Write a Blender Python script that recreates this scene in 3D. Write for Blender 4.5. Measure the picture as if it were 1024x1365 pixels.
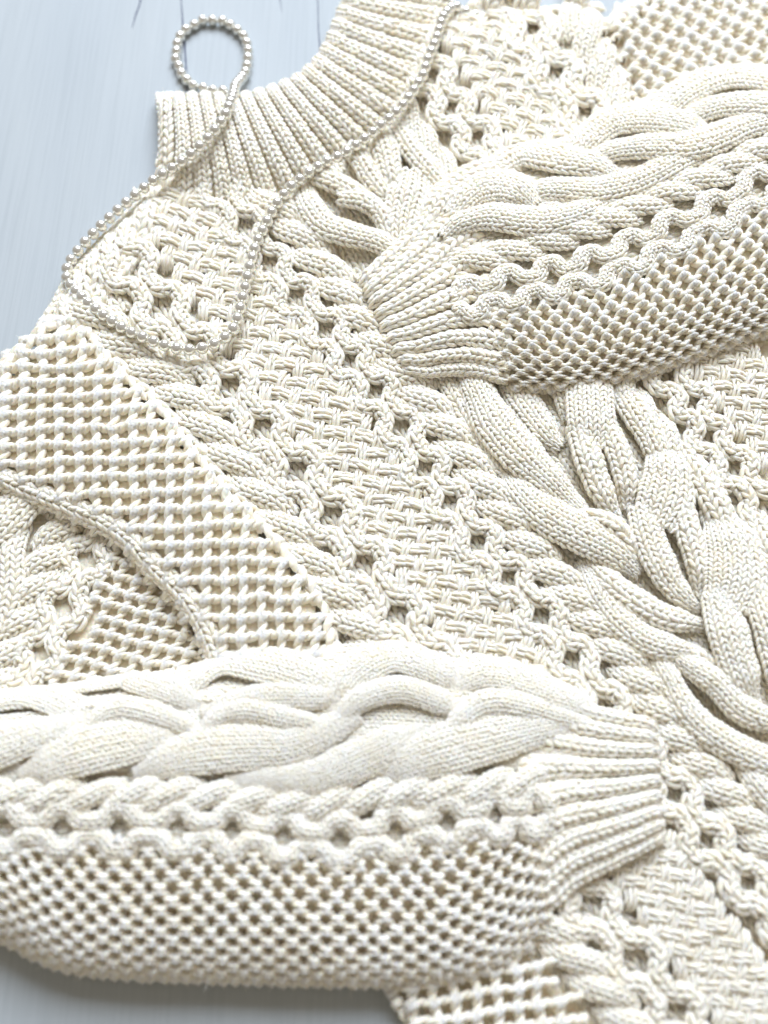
import bpy, math, random
import numpy as np
from mathutils import Matrix, Vector

random.seed(7)
rng = np.random.default_rng(11)
scene = bpy.context.scene
for o in list(bpy.data.objects):
    bpy.data.objects.remove(o, do_unlink=True)

# ------------------------------------------------------------------ camera
IMW, IMH, FPX = 1024.0, 1365.0, 1182.0          # photo size, focal length in photo pixels
TILT = math.radians(22.0)
DIST = 0.56
CAM = np.array([0.0, -DIST * math.sin(TILT), DIST * math.cos(TILT)])
FWD = np.array([0.0, math.sin(TILT), -math.cos(TILT)])
RGT = np.array([1.0, 0.0, 0.0])
UPV = np.array([0.0, math.cos(TILT), math.sin(TILT)])
cd = bpy.data.cameras.new('camera')
cam = bpy.data.objects.new('camera', cd)
scene.collection.objects.link(cam)
cd.sensor_fit = 'VERTICAL'
cd.sensor_height = 36.0
cd.sensor_width = 27.0
cd.lens = 36.0 * FPX / IMH
cd.clip_start = 0.01
cd.clip_end = 20.0
cam.location = CAM
cam.rotation_euler = (TILT, 0, 0)
cd.dof.use_dof = True
cd.dof.focus_distance = 0.567
cd.dof.aperture_fstop = 2.9
scene.camera = cam
scene.render.resolution_x, scene.render.resolution_y = 768, 1024

# ------------------------------------------------------------------ light
world = bpy.data.worlds.new('World')
scene.world = world
world.use_nodes = True
bg = world.node_tree.nodes['Background']
bg.inputs['Color'].default_value = (1.0, 0.895, 0.76, 1)
bg.inputs['Strength'].default_value = 0.33


def area_lamp(name, loc, target, sx, sy, power, col):
    ld = bpy.data.lights.new(name, 'AREA')
    ld.shape = 'RECTANGLE'
    ld.size, ld.size_y = sx, sy
    ld.energy = power
    ld.color = col
    lo = bpy.data.objects.new(name, ld)
    scene.collection.objects.link(lo)
    lo.location = loc
    d = Vector(target) - Vector(loc)
    lo.rotation_euler = d.to_track_quat('-Z', 'Y').to_euler()
    return lo


area_lamp('window_light', (0.42, 2.65, 2.65), (0.0, 0.0, 0.0), 2.9, 2.3, 280.0, (0.775, 0.86, 1.0))

vs = scene.view_settings
vs.view_transform = 'Standard'
vs.look = 'None'
vs.gamma = 1.0
vs.exposure = 0.0
scene.cycles.max_bounces = 7
scene.cycles.diffuse_bounces = 5
scene.cycles.use_adaptive_sampling = True
scene.cycles.adaptive_threshold = 0.03
scene.cycles.use_denoising = True


# ------------------------------------------------------------------ pixel <-> place
def at(px, py, z):
    """point at height z above the table that the photograph shows at px, py"""
    px, py, z = np.broadcast_arrays(np.asarray(px, float), np.asarray(py, float), np.asarray(z, float))
    d = FWD + RGT * ((px - IMW / 2) / FPX)[..., None] + UPV * ((IMH / 2 - py) / FPX)[..., None]
    k = (z - CAM[2]) / d[..., 2]
    return CAM + d * k[..., None]


def unit(a):
    return a / np.maximum(np.linalg.norm(a, axis=-1, keepdims=True), 1e-12)


def catmull(pts, n, closed=False):
    """n points evenly spaced along a smooth curve through pts"""
    P = np.asarray(pts, float)
    if len(P) == 2:
        P = np.array([P[0], (P[0] + P[1]) / 2, P[1]])
    E = np.vstack([2 * P[0] - P[1], P, 2 * P[-1] - P[-2]])
    out = []
    for i in range(1, len(E) - 2):
        p0, p1, p2, p3 = E[i - 1], E[i], E[i + 1], E[i + 2]
        t = np.linspace(0, 1, 16, endpoint=False)[:, None]
        out.append(0.5 * (2 * p1 + (p2 - p0) * t + (2 * p0 - 5 * p1 + 4 * p2 - p3) * t ** 2
                          + (3 * p1 - p0 - 3 * p2 + p3) * t ** 3))
    out = np.vstack(out + [E[-2][None]])
    s = np.r_[0, np.cumsum(np.linalg.norm(np.diff(out[:, :2], axis=0), axis=1))]
    q = np.linspace(0, s[-1], n)
    return np.stack([np.interp(q, s, out[:, k]) for k in range(out.shape[1])], 1)


def prof(v, n):
    """a list of values spread evenly and smoothly over n samples"""
    if np.isscalar(v):
        return np.full(n, float(v))
    v = np.asarray(v, float)
    x = np.linspace(0, len(v) - 1, n)
    i = np.clip(np.floor(x).astype(int), 0, len(v) - 2)
    f = x - i
    f = f * f * (3 - 2 * f)
    return v[i] * (1 - f) + v[i + 1] * f


def seg_dist(px, py, line):
    """distance in pixels to a polyline"""
    L = np.asarray(line, float)
    px, py = np.asarray(px, float), np.asarray(py, float)
    best = np.full(px.shape, 1e9)
    for a, b in zip(L[:-1], L[1:]):
        ab = b - a
        t = np.clip(((px - a[0]) * ab[0] + (py - a[1]) * ab[1]) / max(ab @ ab, 1e-9), 0, 1)
        best = np.minimum(best, np.hypot(px - a[0] - t * ab[0], py - a[1] - t * ab[1]))
    return best


def inside(px, py, poly):
    P = np.asarray(poly, float)
    px, py = np.asarray(px, float), np.asarray(py, float)
    r = np.zeros(px.shape, bool)
    j = len(P) - 1
    for i in range(len(P)):
        xi, yi, xj, yj = *P[i], *P[j]
        c = ((yi > py) != (yj > py)) & (px < (xj - xi) * (py - yi) / (yj - yi + 1e-12) + xi)
        r ^= c
        j = i
    return r


def smooth01(x):
    x = np.clip(x, 0, 1)
    return x * x * (3 - 2 * x)


# ------------------------------------------------------------------ cloth surfaces
class Cloth:
    """a sheet of cloth: S(u, v) -> photo pixel and height; W() the place, pn() place and normal"""

    def __init__(self, S, du=1e-3, dv=1e-3, ur=None, vr=None, res=(120, 60)):
        self.S, self.du, self.dv = S, du, dv
        self.grid, self.sgn = None, 0
        if ur:
            self.ur, self.vr = ur, vr
            uu, vv = np.meshgrid(np.linspace(*ur, res[0]), np.linspace(*vr, res[1]), indexing='ij')
            x, y, z = S(uu.ravel(), vv.ravel())
            self.grid = (uu.ravel(), vv.ravel(), x, y)
            self.orient(sum(ur) / 2, sum(vr) / 2)

    def orient(self, u, v):
        self.sgn = 0
        a = self.W(u + self.du, v) - self.W(u - self.du, v)
        b = self.W(u, v + self.dv) - self.W(u, v - self.dv)
        self.sgn = 1 if np.cross(a, b)[2] > 0 else -1

    def W(self, u, v):
        return at(*self.S(u, v))

    def pn(self, u, v):
        u, v = np.asarray(u, float), np.asarray(v, float)
        P = self.W(u, v)
        a = self.W(u + self.du, v) - self.W(u - self.du, v)
        b = self.W(u, v + self.dv) - self.W(u, v - self.dv)
        N = unit(np.cross(a, b))
        N = N * self.sgn if self.sgn else np.where(N[..., 2:3] < 0, -N, N)
        return P, N

    def inv(self, px, py):
        """u, v of the cloth point seen at a pixel"""
        if self.grid is None:
            return np.asarray(px, float), np.asarray(py, float)
        gu, gv, gx, gy = self.grid
        px, py = np.atleast_1d(np.asarray(px, float)), np.atleast_1d(np.asarray(py, float))
        k = np.argmin((px[:, None] - gx) ** 2 + (py[:, None] - gy) ** 2, axis=1)
        u, v = gu[k].copy(), gv[k].copy()
        for _ in range(4):
            x, y, _z = self.S(u, v)
            xa, ya, _a = self.S(u + self.du, v)
            xb, yb, _b = self.S(u, v + self.dv)
            J = np.array([[(xa - x) / self.du, (xb - x) / self.dv], [(ya - y) / self.du, (yb - y) / self.dv]])
            det = J[0, 0] * J[1, 1] - J[0, 1] * J[1, 0]
            det = np.where(np.abs(det) < 1e-6, 1e-6, det)
            rx, ry = px - x, py - y
            u = np.clip(u + 0.8 * np.clip((J[1, 1] * rx - J[0, 1] * ry) / det, -.05, .05), *self.ur)
            v = np.clip(v + 0.8 * np.clip((J[0, 0] * ry - J[1, 0] * rx) / det, -.1, .1), *self.vr)
        return u, v

    def at_px(self, px, py):
        return self.pn(*self.inv(px, py))


# ------------------------------------------------------------------ meshes
COL = scene.collection


FUZZ = []


class Mesher:
    def __init__(self):
        self.v, self.q, self.a, self.n = [], [], [], 0

    def add(self, V, Q, A):
        self.v.append(V)
        self.q.append(Q + self.n)
        self.a.append(A)
        self.n += len(V)

    def build(self, name, mat, parent=None, smooth=True):
        V = np.vstack(self.v).astype(np.float32)
        if mat is M_YARN and name != 'ground_stitches' and len(V) > 40:
            FUZZ.append(V[rng.integers(0, len(V), max(6, len(V) // 19))])
        Q = np.vstack(self.q).astype(np.int32)
        A = np.vstack(self.a).astype(np.float32)
        me = bpy.data.meshes.new(name)
        me.vertices.add(len(V))
        me.vertices.foreach_set('co', V.ravel())
        me.loops.add(Q.size)
        me.loops.foreach_set('vertex_index', Q.ravel())
        me.polygons.add(len(Q))
        me.polygons.foreach_set('loop_start', np.arange(0, Q.size, 4, dtype=np.int32))
        if smooth:
            me.polygons.foreach_set('use_smooth', np.ones(len(Q), bool))
        at_ = me.attributes.new('yarn', 'FLOAT_VECTOR', 'POINT')
        at_.data.foreach_set('vector', A.ravel())
        me.update(calc_edges=True)
        me.materials.append(mat)
        o = bpy.data.objects.new(name, me)
        COL.objects.link(o)
        if parent:
            o.parent = parent
        return o


def grid_quads(nu, nv, closed_v=False):
    i = np.arange(nu - 1)[:, None]
    j = np.arange(nv if closed_v else nv - 1)[None, :]
    j2 = (j + 1) % nv
    return np.stack([i * nv + j, i * nv + j2, (i + 1) * nv + j2, (i + 1) * nv + j], -1).reshape(-1, 4)


def tube_template(path, rad, sides=6):
    """unit tube: path (n,3), rad (n,) -> verts (n*sides, 3) and quads; third coordinate is outward"""
    path = np.asarray(path, float)
    n = len(path)
    T = unit(np.gradient(path, axis=0))
    Z = np.array([0, 0, 1.0])
    B = unit(np.cross(T, Z))
    N = np.cross(B, T)
    a = np.linspace(0, 2 * np.pi, sides, endpoint=False) - np.pi / 2      # seam underneath
    V = path[:, None] + rad[:, None, None] * (np.cos(a)[None, :, None] * B[:, None] + np.sin(a)[None, :, None] * N[:, None])
    A = np.zeros((n, sides, 3))
    A[..., 0] = np.linspace(0, 1, sides, endpoint=False)[None, :]
    A[..., 1] = np.linspace(0, 1, n)[:, None]
    return V.reshape(-1, 3), grid_quads(n, sides, True), A.reshape(-1, 3)


# one leg of a knit stitch, in (column widths, column widths, column widths); the other leg is its mirror
def bundle_template(side, ratio, fat=1.0):
    t = np.linspace(0, 1, 7)
    x = side * 0.25 + 0.26 * (t - 0.5)
    y = ratio * (-0.16 + 1.32 * t)
    z = 0.13 * np.sin(np.pi * t) - 0.06
    r = 0.20 * fat * np.array([0.45, 0.85, 1.0, 1.04, 1.0, 0.85, 0.45])
    return tube_template(np.stack([x, y, z], 1), r, 5)


def leg_template(side, ratio, fat=1.0):
    t = np.linspace(0, 1, 6)
    x = side * (0.03 + 0.43 * t ** 0.9)
    y = ratio * (-0.26 + 1.52 * t)
    z = 0.13 * np.sin(np.pi * t ** 0.85) - 0.03 - 0.09 * t
    r = 0.228 * fat * np.array([0.40, 0.84, 1.0, 1.02, 0.88, 0.36])
    # work in x-y-z with an isotropic unit (column width)
    return tube_template(np.stack([x, y, z], 1), r, 5)


STITCHES = [0]


def ribbon(mb, base, nrm, w, n, lift, crown, ratio=0.78, fat=1.0, arch=80.0, back=True, jitter=1.0, flip=False, bundle=False):
    """n columns of knit stitches along a 3-D line: base/nrm (k,3), w/lift/crown in metres (k,)"""
    C = base + nrm * lift[:, None]
    T = unit(np.gradient(C, axis=0))
    B = unit(np.cross(T, nrm))
    N = np.cross(B, T)
    s = np.r_[0, np.cumsum(np.linalg.norm(np.diff(C, axis=0), axis=1))]
    L = s[-1]
    fm = math.radians(arch)
    cm, wm = float(np.mean(crown)), float(np.mean(w))
    ff = np.linspace(-fm, fm, 41)
    X = wm / 2 * np.sin(ff) / math.sin(fm)
    Zc = cm * (np.cos(ff) - math.cos(fm)) / (1 - math.cos(fm))
    arcs = np.r_[0, np.cumsum(np.hypot(np.diff(X), np.diff(Zc)))]
    cw = arcs[-1] / n                                     # column width
    pitch = cw * ratio
    m = 2 if bundle else max(1, int(round(L / pitch)))
    pitch = L / m
    rat = pitch / cw

    def place(xc, y, d):
        """xc: position across in arc length; y along; d outward"""
        f = np.interp(xc, arcs, ff)
        y_ = np.clip(y, 0, L)
        Ci = np.stack([np.interp(y_, s, C[:, k]) for k in range(3)], -1)
        Bi = np.stack([np.interp(y_, s, B[:, k]) for k in range(3)], -1)
        Ni = np.stack([np.interp(y_, s, N[:, k]) for k in range(3)], -1)
        Ti = np.cross(Ni, Bi)
        wi, ci = np.interp(y_, s, w), np.interp(y_, s, crown)
        a = wi / 2 / math.sin(fm)
        b = np.maximum(ci, 1e-5) / (1 - math.cos(fm))
        px = a * np.sin(f)
        pz = b * (np.cos(f) - math.cos(fm))
        nx, nz = b * np.sin(f), a * np.cos(f)
        ln = np.hypot(nx, nz)
        nx, nz = nx / ln, nz / ln
        sc = wi / wm
        return (Ci + Bi * (px + nx * d * sc)[..., None] + Ni * (pz + nz * d * sc)[..., None]
                + Ti * (y - y_)[..., None])

    for side in (-1, 1):
        V, Q, A = (bundle_template if bundle else leg_template)(side, rat, fat)
        nv = len(V)
        cols = (np.arange(n) + 0.5) * cw
        rows = (np.arange(m)) * pitch
        cc, rr = np.meshgrid(cols, rows, indexing='ij')
        cc, rr = cc.ravel(), rr.ravel()
        k = len(cc)
        j1 = rng.normal(0, 0.035 * jitter, k)
        j2 = rng.normal(0, 0.05 * jitter, k)
        j3 = rng.normal(0, 0.03 * jitter, k)
        fs = 1 + rng.normal(0, 0.06 * jitter, k)
        xs = cc[:, None] + cw * (V[None, :, 0] + j1[:, None])
        yy = V[None, :, 1]
        if flip:
            yy = rat - yy
        ys = rr[:, None] + cw * (yy + j2[:, None] * rat)
        ds = cw * (V[None, :, 2] * fs[:, None] + j3[:, None])
        P = place(xs.ravel(), ys.ravel(), ds.ravel())
        QQ = (Q[None] + (np.arange(k) * nv)[:, None, None]).reshape(-1, 4)
        AA = np.tile(A[None], (k, 1, 1))
        AA[..., 1] = AA[..., 1] * 1.2 + rng.random(k)[:, None]
        AA[..., 0] = AA[..., 0] * side
        AA[..., 2] = rng.random(k)[:, None]
        mb.add(P, QQ, AA.reshape(-1, 3))
        STITCHES[0] += k
    if back:
        kb = max(4, min(len(s), int(L / 0.004) + 2))
        yb = np.linspace(0, L, kb)
        xb = np.linspace(0, arcs[-1], 9)
        yy, xx = np.meshgrid(yb, xb, indexing='ij')
        P = place(xx.ravel(), yy.ravel(), np.full(xx.size, -0.10 * cw))
        A = np.zeros((xx.size, 3))
        A[:, 2] = 0.5
        mb.add(P, grid_quads(kb, 9), A)


def px_size(cloth, P2):
    """metres per pixel across a line drawn in the photo, on the cloth"""
    t = unit(np.gradient(P2, axis=0))
    q = np.stack([-t[:, 1], t[:, 0]], 1) * 1.5
    a, _ = cloth.at_px(P2[:, 0] + q[:, 0], P2[:, 1] + q[:, 1])
    b, _ = cloth.at_px(P2[:, 0] - q[:, 0], P2[:, 1] - q[:, 1])
    m = np.linalg.norm(a - b, axis=1) / 3.0
    c, _ = cloth.at_px(P2[:, 0], P2[:, 1])
    d = ((c - CAM) @ FWD) / FPX
    return np.clip(m, d, d * 1.5)


MM = 0.001


def strand(cloth, pts, w, n, lift=0.0, crown=4.0, name='strand', parent=None, mb=None, k=None, **kw):
    """a strand of n stitch columns along a line given in photo pixels; w in pixels, lift and crown in mm"""
    pts = np.asarray(pts, float)
    ln = np.sum(np.hypot(*np.diff(pts[:, :2], axis=0).T))
    k = k or int(np.clip(ln / 5, 10, 220))
    P2 = catmull(pts, k)
    base, nrm = cloth.at_px(P2[:, 0], P2[:, 1])
    # smooth the normals a little so that wide strands stay even
    for _ in range(3):
        nrm[1:-1] = unit(nrm[:-2] + 2 * nrm[1:-1] + nrm[2:])
    ps = np.full(k, np.mean(px_size(cloth, P2)))
    wv = prof(w, k) * ps
    own = mb is None
    if own:
        mb = Mesher()
    ribbon(mb, base, nrm, wv, n, prof(lift, k) * MM, prof(crown, k) * MM, **kw)
    if own:
        return mb.build(name, M_YARN, parent)


def line_frame(pts, n=400):
    P = catmull(pts, n)
    s = np.r_[0, np.cumsum(np.hypot(*np.diff(P, axis=0).T))]
    T = unit(np.gradient(P, axis=0))
    for _ in range(6):
        T[1:-1] = unit(T[:-2] + T[1:-1] + T[2:])

    def f(a, c):
        """a along, c to the right-hand side (photo pixels) -> pixel"""
        a = np.asarray(a, float)
        x = np.interp(a, s, P[:, 0]) + np.where(a < 0, a * T[0, 0], 0) + np.where(a > s[-1], (a - s[-1]) * T[-1, 0], 0)
        y = np.interp(a, s, P[:, 1]) + np.where(a < 0, a * T[0, 1], 0) + np.where(a > s[-1], (a - s[-1]) * T[-1, 1], 0)
        tx, ty = np.interp(a, s, T[:, 0]), np.interp(a, s, T[:, 1])
        return np.stack([x - ty * c, y + tx * c], -1)
    return f, s[-1]


def rope(cloth, axis, width, sw, spacing, n, sgn, parent, name='twist', rise=3.2, drop=1.5, crown=4.0, ext=1.22, a0=0.0,
         skip=None, grow=0.0, base=0.0):
    """two strands twisted round each other: every visible turn is one strand piece"""
    f, L = line_frame(axis)
    strand(cloth, f(np.linspace(0, L, 40), np.zeros(40)), width * 1.05, 5, lift=-3.6 + base, crown=0.6, arch=25, name='ground_stitches', parent=parent, ratio=0.9)
    a = a0
    while a < L + spacing * 0.4:
        g = 1 + grow * a / L
        sp = spacing * g * (1 + random.uniform(-.05, .05))
        ph = np.radians(np.linspace(-112, 112, 15))
        aa = a + ext * ph / math.pi * sp * 1.12
        cc = sgn * (width * g / 2 - sw * g / 2) * np.sin(np.clip(ph, -math.pi / 2, math.pi / 2)) * (1 + random.uniform(-.06, .06))
        P = f(aa, cc)
        mid = f(a, 0.0)
        if not (skip is not None and inside(mid[0:1], mid[1:2], skip)[0]):
            strand(cloth, P, np.array([.88, 1.0, 1.04, 1.0, .88]) * sw * g, n,
                   lift=(rise + drop) * np.cos(ph * 0.8) - drop + base, crown=np.array([crown * .7, crown, crown, crown * .7]),
                   name=name, parent=parent)
        a += sp


def chain(cloth, eyes, hw, sw, n, parent, name='strand', crown=3.6, mid=0.47, skip=None, lift=1.2, pw=1.35):
    """two strands that part and meet again round a row of openings"""
    E = np.asarray(eyes, float)
    f, L = line_frame(E)
    P = catmull(E, 400)
    s = np.r_[0, np.cumsum(np.hypot(*np.diff(P, axis=0).T))]
    pos = np.array([s[np.argmin(np.hypot(P[:, 0] - e[0], P[:, 1] - e[1]))] for e in E])
    K = len(E)
    kk = np.arange(-0.5, K - 0.5 + 1e-6, 1 / 16)
    aa = np.interp(kk, np.arange(K), pos) + np.where(kk < 0, kk * (pos[1] - pos[0]), 0) + np.where(kk > K - 1, (kk - K + 1) * (pos[-1] - pos[-2]), 0)
    o = 1 - smooth01((np.abs(kk - np.round(kk)) - 0.11) / 0.24)
    gr = np.asarray(eyes, float)
    strand(cloth, f(np.linspace(aa[0], aa[-1], 40), np.zeros(40)), 2 * (hw + sw * 0.7), 4, lift=-4.2, crown=0.6, arch=25, name='ground_stitches', parent=parent, ratio=0.9)
    for side in (-1, 1):
        off = side * (sw * mid + (hw + sw / 2 - sw * mid) * o)
        lf = lift + side * 1.6 * np.sin(np.pi * (kk + 0.5)) * (1 - o) * 1.0
        Q = f(aa, off)
        runs = [(0, len(kk))]
        if skip is not None:
            ins = inside(Q[:, 0], Q[:, 1], skip)
            runs, st = [], None
            for i in range(len(kk)):
                if not ins[i] and st is None:
                    st = i
                if (ins[i] or i == len(kk) - 1) and st is not None:
                    if i - st > 8:
                        runs.append((st, i))
                    st = None
        for a, b in runs:
            strand(cloth, Q[a:b], sw, n, lift=lf[a:b], crown=crown, name=name, parent=parent,
                   k=int((b - a) * 1.3))


def basket(cloth, axis, width, g, parent, name='woven_block', skip=None, crown=3.2, ang=45, taper=None):
    f, L = line_frame(axis)
    ca, sa = math.cos(math.radians(ang)), math.sin(math.radians(ang))
    N = int(L / g) + 4
    for i in range(-4, N + 12):
        for j in range(-N, N):
            a = (i + j) * g * ca + 0.0
            c = (i - j) * g * sa
            W = width if taper is None else width * np.interp(a / L, np.linspace(0, 1, len(taper)), taper)
            if abs(c) > W / 2 or a < -g or a > L + g:
                continue
            mid = f(a, c)
            if skip is not None and inside(mid[0:1], mid[1:2], skip)[0]:
                continue
            if mid[0] > 1075 or mid[1] > 1410 or mid[1] < -40:
                continue
            kind = (i + j) % 2
            sg = 1 if (i % 2 == 0) else -1
            # alternate over-strands: along (ca, sa) or (ca, -sa)
            if (i + j) % 2 == 0:
                d = np.array([ca, -sa])
                l, ww, lf = 1.50, 0.87, 2.2
            else:
                d = np.array([ca, sa])
                l, ww, lf = 1.36, 0.87, 1.8
            t = np.linspace(-.5, .5, 7) * l * g
            jx, jy = random.uniform(-.08, .08) * g, random.uniform(-.08, .08) * g
            al = random.uniform(-.16, .16)
            d = np.array([d[0] * math.cos(al) - d[1] * math.sin(al), d[0] * math.sin(al) + d[1] * math.cos(al)])
            ww *= random.uniform(.93, 1.1)
            Q = f(a + t * d[0] + jx, c + t * d[1] + jy)
            strand(cloth, Q, np.array([.82, 1, .82]) * ww * g, 2, lift=np.array([-3.0, lf * .8, lf, lf * .8, -3.0]) + random.uniform(-.3, .3),
                   crown=crown, name=name, parent=parent, k=13, fat=1.04, jitter=1.3, bundle=True)


# net of twisted yarn with open cells
def net_template(ah, rh, av, rv):
    parts = []
    t = np.linspace(-0.04, 1.04, 8)
    for vertical in (0, 1):
        for ph in (0, math.pi):
            tw = 2 * np.pi * t * (1.0 if not vertical else 1.0) + ph + (0.6 if vertical else 0)
            a = av if vertical else ah
            o, z = a * np.cos(tw), a * np.sin(tw)
            path = np.stack([t, o, z], 1) if not vertical else np.stack([o, t, z], 1)
            r = (rv if vertical else rh) * (1 + 0.20 * np.cos(2 * np.pi * t))
            parts.append(tube_template(path, r, 5))
    tk = np.linspace(-1, 1, 6)
    for dx, dz in ((0.05, 0.05), (-0.06, 0.0)):              # the knot where rows and posts meet
        path = np.stack([0.20 * tk + dx, 0.07 * tk + dx, dz + 0.05 * (1 - tk ** 2)], 1)
        parts.append(tube_template(path, 0.205 * np.array([0.4, 0.85, 1, 1, 0.85, 0.4]), 5))
    V = np.vstack([p[0] for p in parts])
    n = 0
    Q = []
    for p in parts:
        Q.append(p[1] + n)
        n += len(p[0])
    A = np.vstack([p[2] for p in parts])
    return V, np.vstack(Q), A


NOISE = rng.normal(0, 0.07, (2, 97, 97))


def net(cloth, lat, cells, cell_m, name, parent, lift=1.5, fat=1.0, wob=0.045, yarn=(0.125, 0.20, 0.125, 0.20)):
    """lat(p, q) -> u, v on the cloth; cells: list of (i, j); cell_m: cell size in metres"""
    V, Q, A = net_template(*yarn)
    cells = np.asarray(cells, float)
    k = len(cells)
    p = cells[:, 0, None] + V[None, :, 0]
    q = cells[:, 1, None] + V[None, :, 1]
    # uneven knitting: smooth waves plus a kink at each knot
    pp = p + wob * np.sin(2 * np.pi * q + 0.9 * np.floor(p + .5)) * 0.6 + wob * np.sin(q * 1.7 + p * 0.9)
    qq = q + wob * 1.3 * np.cos(2 * np.pi * p) + wob * np.sin(p * 1.3 - q * 0.8)
    i0, j0 = np.floor(p).astype(int), np.floor(q).astype(int)
    fp, fq = smooth01(p - i0), smooth01(q - j0)
    for T_, arr in ((NOISE[0], 'p'), (NOISE[1], 'q')):
        n_ = ((T_[i0 % 97, j0 % 97] * (1 - fp) + T_[(i0 + 1) % 97, j0 % 97] * fp) * (1 - fq)
              + (T_[i0 % 97, (j0 + 1) % 97] * (1 - fp) + T_[(i0 + 1) % 97, (j0 + 1) % 97] * fp) * fq)
        if arr == 'p':
            pp = pp + n_
        else:
            qq = qq + n_
    u, v = lat(pp.ravel(), qq.ravel())
    P, N = cloth.pn(u, v)
    d = V[None, :, 2] * cell_m * fat + lift * MM + 0.0006 * np.cos(2 * np.pi * p) + 0.0006 * np.cos(2 * np.pi * q)
    P = P + N * d.ravel()[:, None]
    QQ = (Q[None] + (np.arange(k) * len(V))[:, None, None]).reshape(-1, 4)
    AA = np.tile(A[None], (k, 1, 1))
    AA[..., 1] = AA[..., 1] * 2.5
    AA[..., 2] = rng.random(k)[:, None]
    mb = Mesher()
    mb.add(P, QQ, AA.reshape(-1, 3))
    o = mb.build(name, M_YARN, parent)
    return o


def sheet(cloth, us, vs_, name, parent, off=-1.5, mask=None, mat=None):
    uu, vv = np.meshgrid(us, vs_, indexing='ij')
    P, N = cloth.pn(uu.ravel(), vv.ravel())
    P = P + N * off * MM
    P[:, 2] = np.maximum(P[:, 2], 0.0008)
    Q = grid_quads(len(us), len(vs_))
    if mask is not None:
        keep = mask(uu.ravel(), vv.ravel())
        Q = Q[keep[Q].all(1)]
    A = np.zeros((len(P), 3))
    A[:, 0], A[:, 1] = uu.ravel(), vv.ravel()
    mb = Mesher()
    mb.add(P, Q, A)
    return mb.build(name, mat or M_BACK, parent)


# ------------------------------------------------------------------ materials
def new_mat(name):
    m = bpy.data.materials.new(name)
    m.use_nodes = True
    nt = m.node_tree
    return m, nt, nt.nodes['Principled BSDF']


def yarn_material():
    m, nt, b = new_mat('cream_yarn')
    N, Lk = nt.nodes, nt.links
    at_ = N.new('ShaderNodeAttribute')
    at_.attribute_name = 'yarn'
    sep = N.new('ShaderNodeSeparateXYZ')
    Lk.new(at_.outputs['Vector'], sep.inputs[0])
    # plies wound round the yarn
    m1 = N.new('ShaderNodeMath'); m1.operation = 'MULTIPLY'; m1.inputs[1].default_value = 1.0
    Lk.new(sep.outputs['X'], m1.inputs[0])
    m2 = N.new('ShaderNodeMath'); m2.operation = 'MULTIPLY_ADD'; m2.inputs[1].default_value = 1.15
    Lk.new(sep.outputs['Y'], m2.inputs[0]); Lk.new(m1.outputs[0], m2.inputs[2])
    m3 = N.new('ShaderNodeMath'); m3.operation = 'MULTIPLY'; m3.inputs[1].default_value = 2 * math.pi
    Lk.new(m2.outputs[0], m3.inputs[0])
    m4 = N.new('ShaderNodeMath'); m4.operation = 'SINE'
    Lk.new(m3.outputs[0], m4.inputs[0])
    m5 = N.new('ShaderNodeMath'); m5.operation = 'ABSOLUTE'
    Lk.new(m4.outputs[0], m5.inputs[0])
    tc = N.new('ShaderNodeTexCoord')
    nz = N.new('ShaderNodeTexNoise'); nz.inputs['Scale'].default_value = 1400; nz.inputs['Detail'].default_value = 2
    Lk.new(tc.outputs['Object'], nz.inputs['Vector'])
    add = N.new('ShaderNodeMath'); add.operation = 'MULTIPLY_ADD'; add.inputs[1].default_value = 0.45
    Lk.new(nz.outputs['Fac'], add.inputs[0]); Lk.new(m5.outputs[0], add.inputs[2])
    bp = N.new('ShaderNodeBump'); bp.inputs['Strength'].default_value = 0.45; bp.inputs['Distance'].default_value = 0.0005
    Lk.new(add.outputs[0], bp.inputs['Height'])
    Lk.new(bp.outputs[0], b.inputs['Normal'])
    # the yarn's own small differences in tone
    cr = N.new('ShaderNodeMix'); cr.data_type = 'RGBA'
    cr.inputs['A'].default_value = (0.945, 0.868, 0.715, 1)
    cr.inputs['B'].default_value = (0.96, 0.90, 0.785, 1)
    Lk.new(sep.outputs['Z'], cr.inputs['Factor'])
    nv = N.new('ShaderNodeTexNoise'); nv.inputs['Scale'].default_value = 55; nv.inputs['Detail'].default_value = 3
    Lk.new(tc.outputs['Object'], nv.inputs['Vector'])
    rv = N.new('ShaderNodeValToRGB')
    rv.color_ramp.elements[0].position = 0.35; rv.color_ramp.elements[0].color = (0.985, 0.965, 0.93, 1)
    rv.color_ramp.elements[1].position = 0.62; rv.color_ramp.elements[1].color = (1, 1, 1, 1)
    Lk.new(nv.outputs['Fac'], rv.inputs[0])
    mv = N.new('ShaderNodeMix'); mv.data_type = 'RGBA'; mv.blend_type = 'MULTIPLY'; mv.inputs['Factor'].default_value = 1.0
    Lk.new(cr.outputs['Result'], mv.inputs['A']); Lk.new(rv.outputs[0], mv.inputs['B'])
    Lk.new(mv.outputs['Result'], b.inputs['Base Color'])
    b.inputs['Roughness'].default_value = 0.8
    b.inputs['Specular IOR Level'].default_value = 0.25
    b.inputs['Subsurface Weight'].default_value = 0.42
    b.inputs['Subsurface Radius'].default_value = (1.0, 0.72, 0.42)
    b.inputs['Subsurface Scale'].default_value = 0.003
    b.inputs['Sheen Weight'].default_value = 0.25
    b.inputs['Sheen Roughness'].default_value = 0.5
    return m


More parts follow.
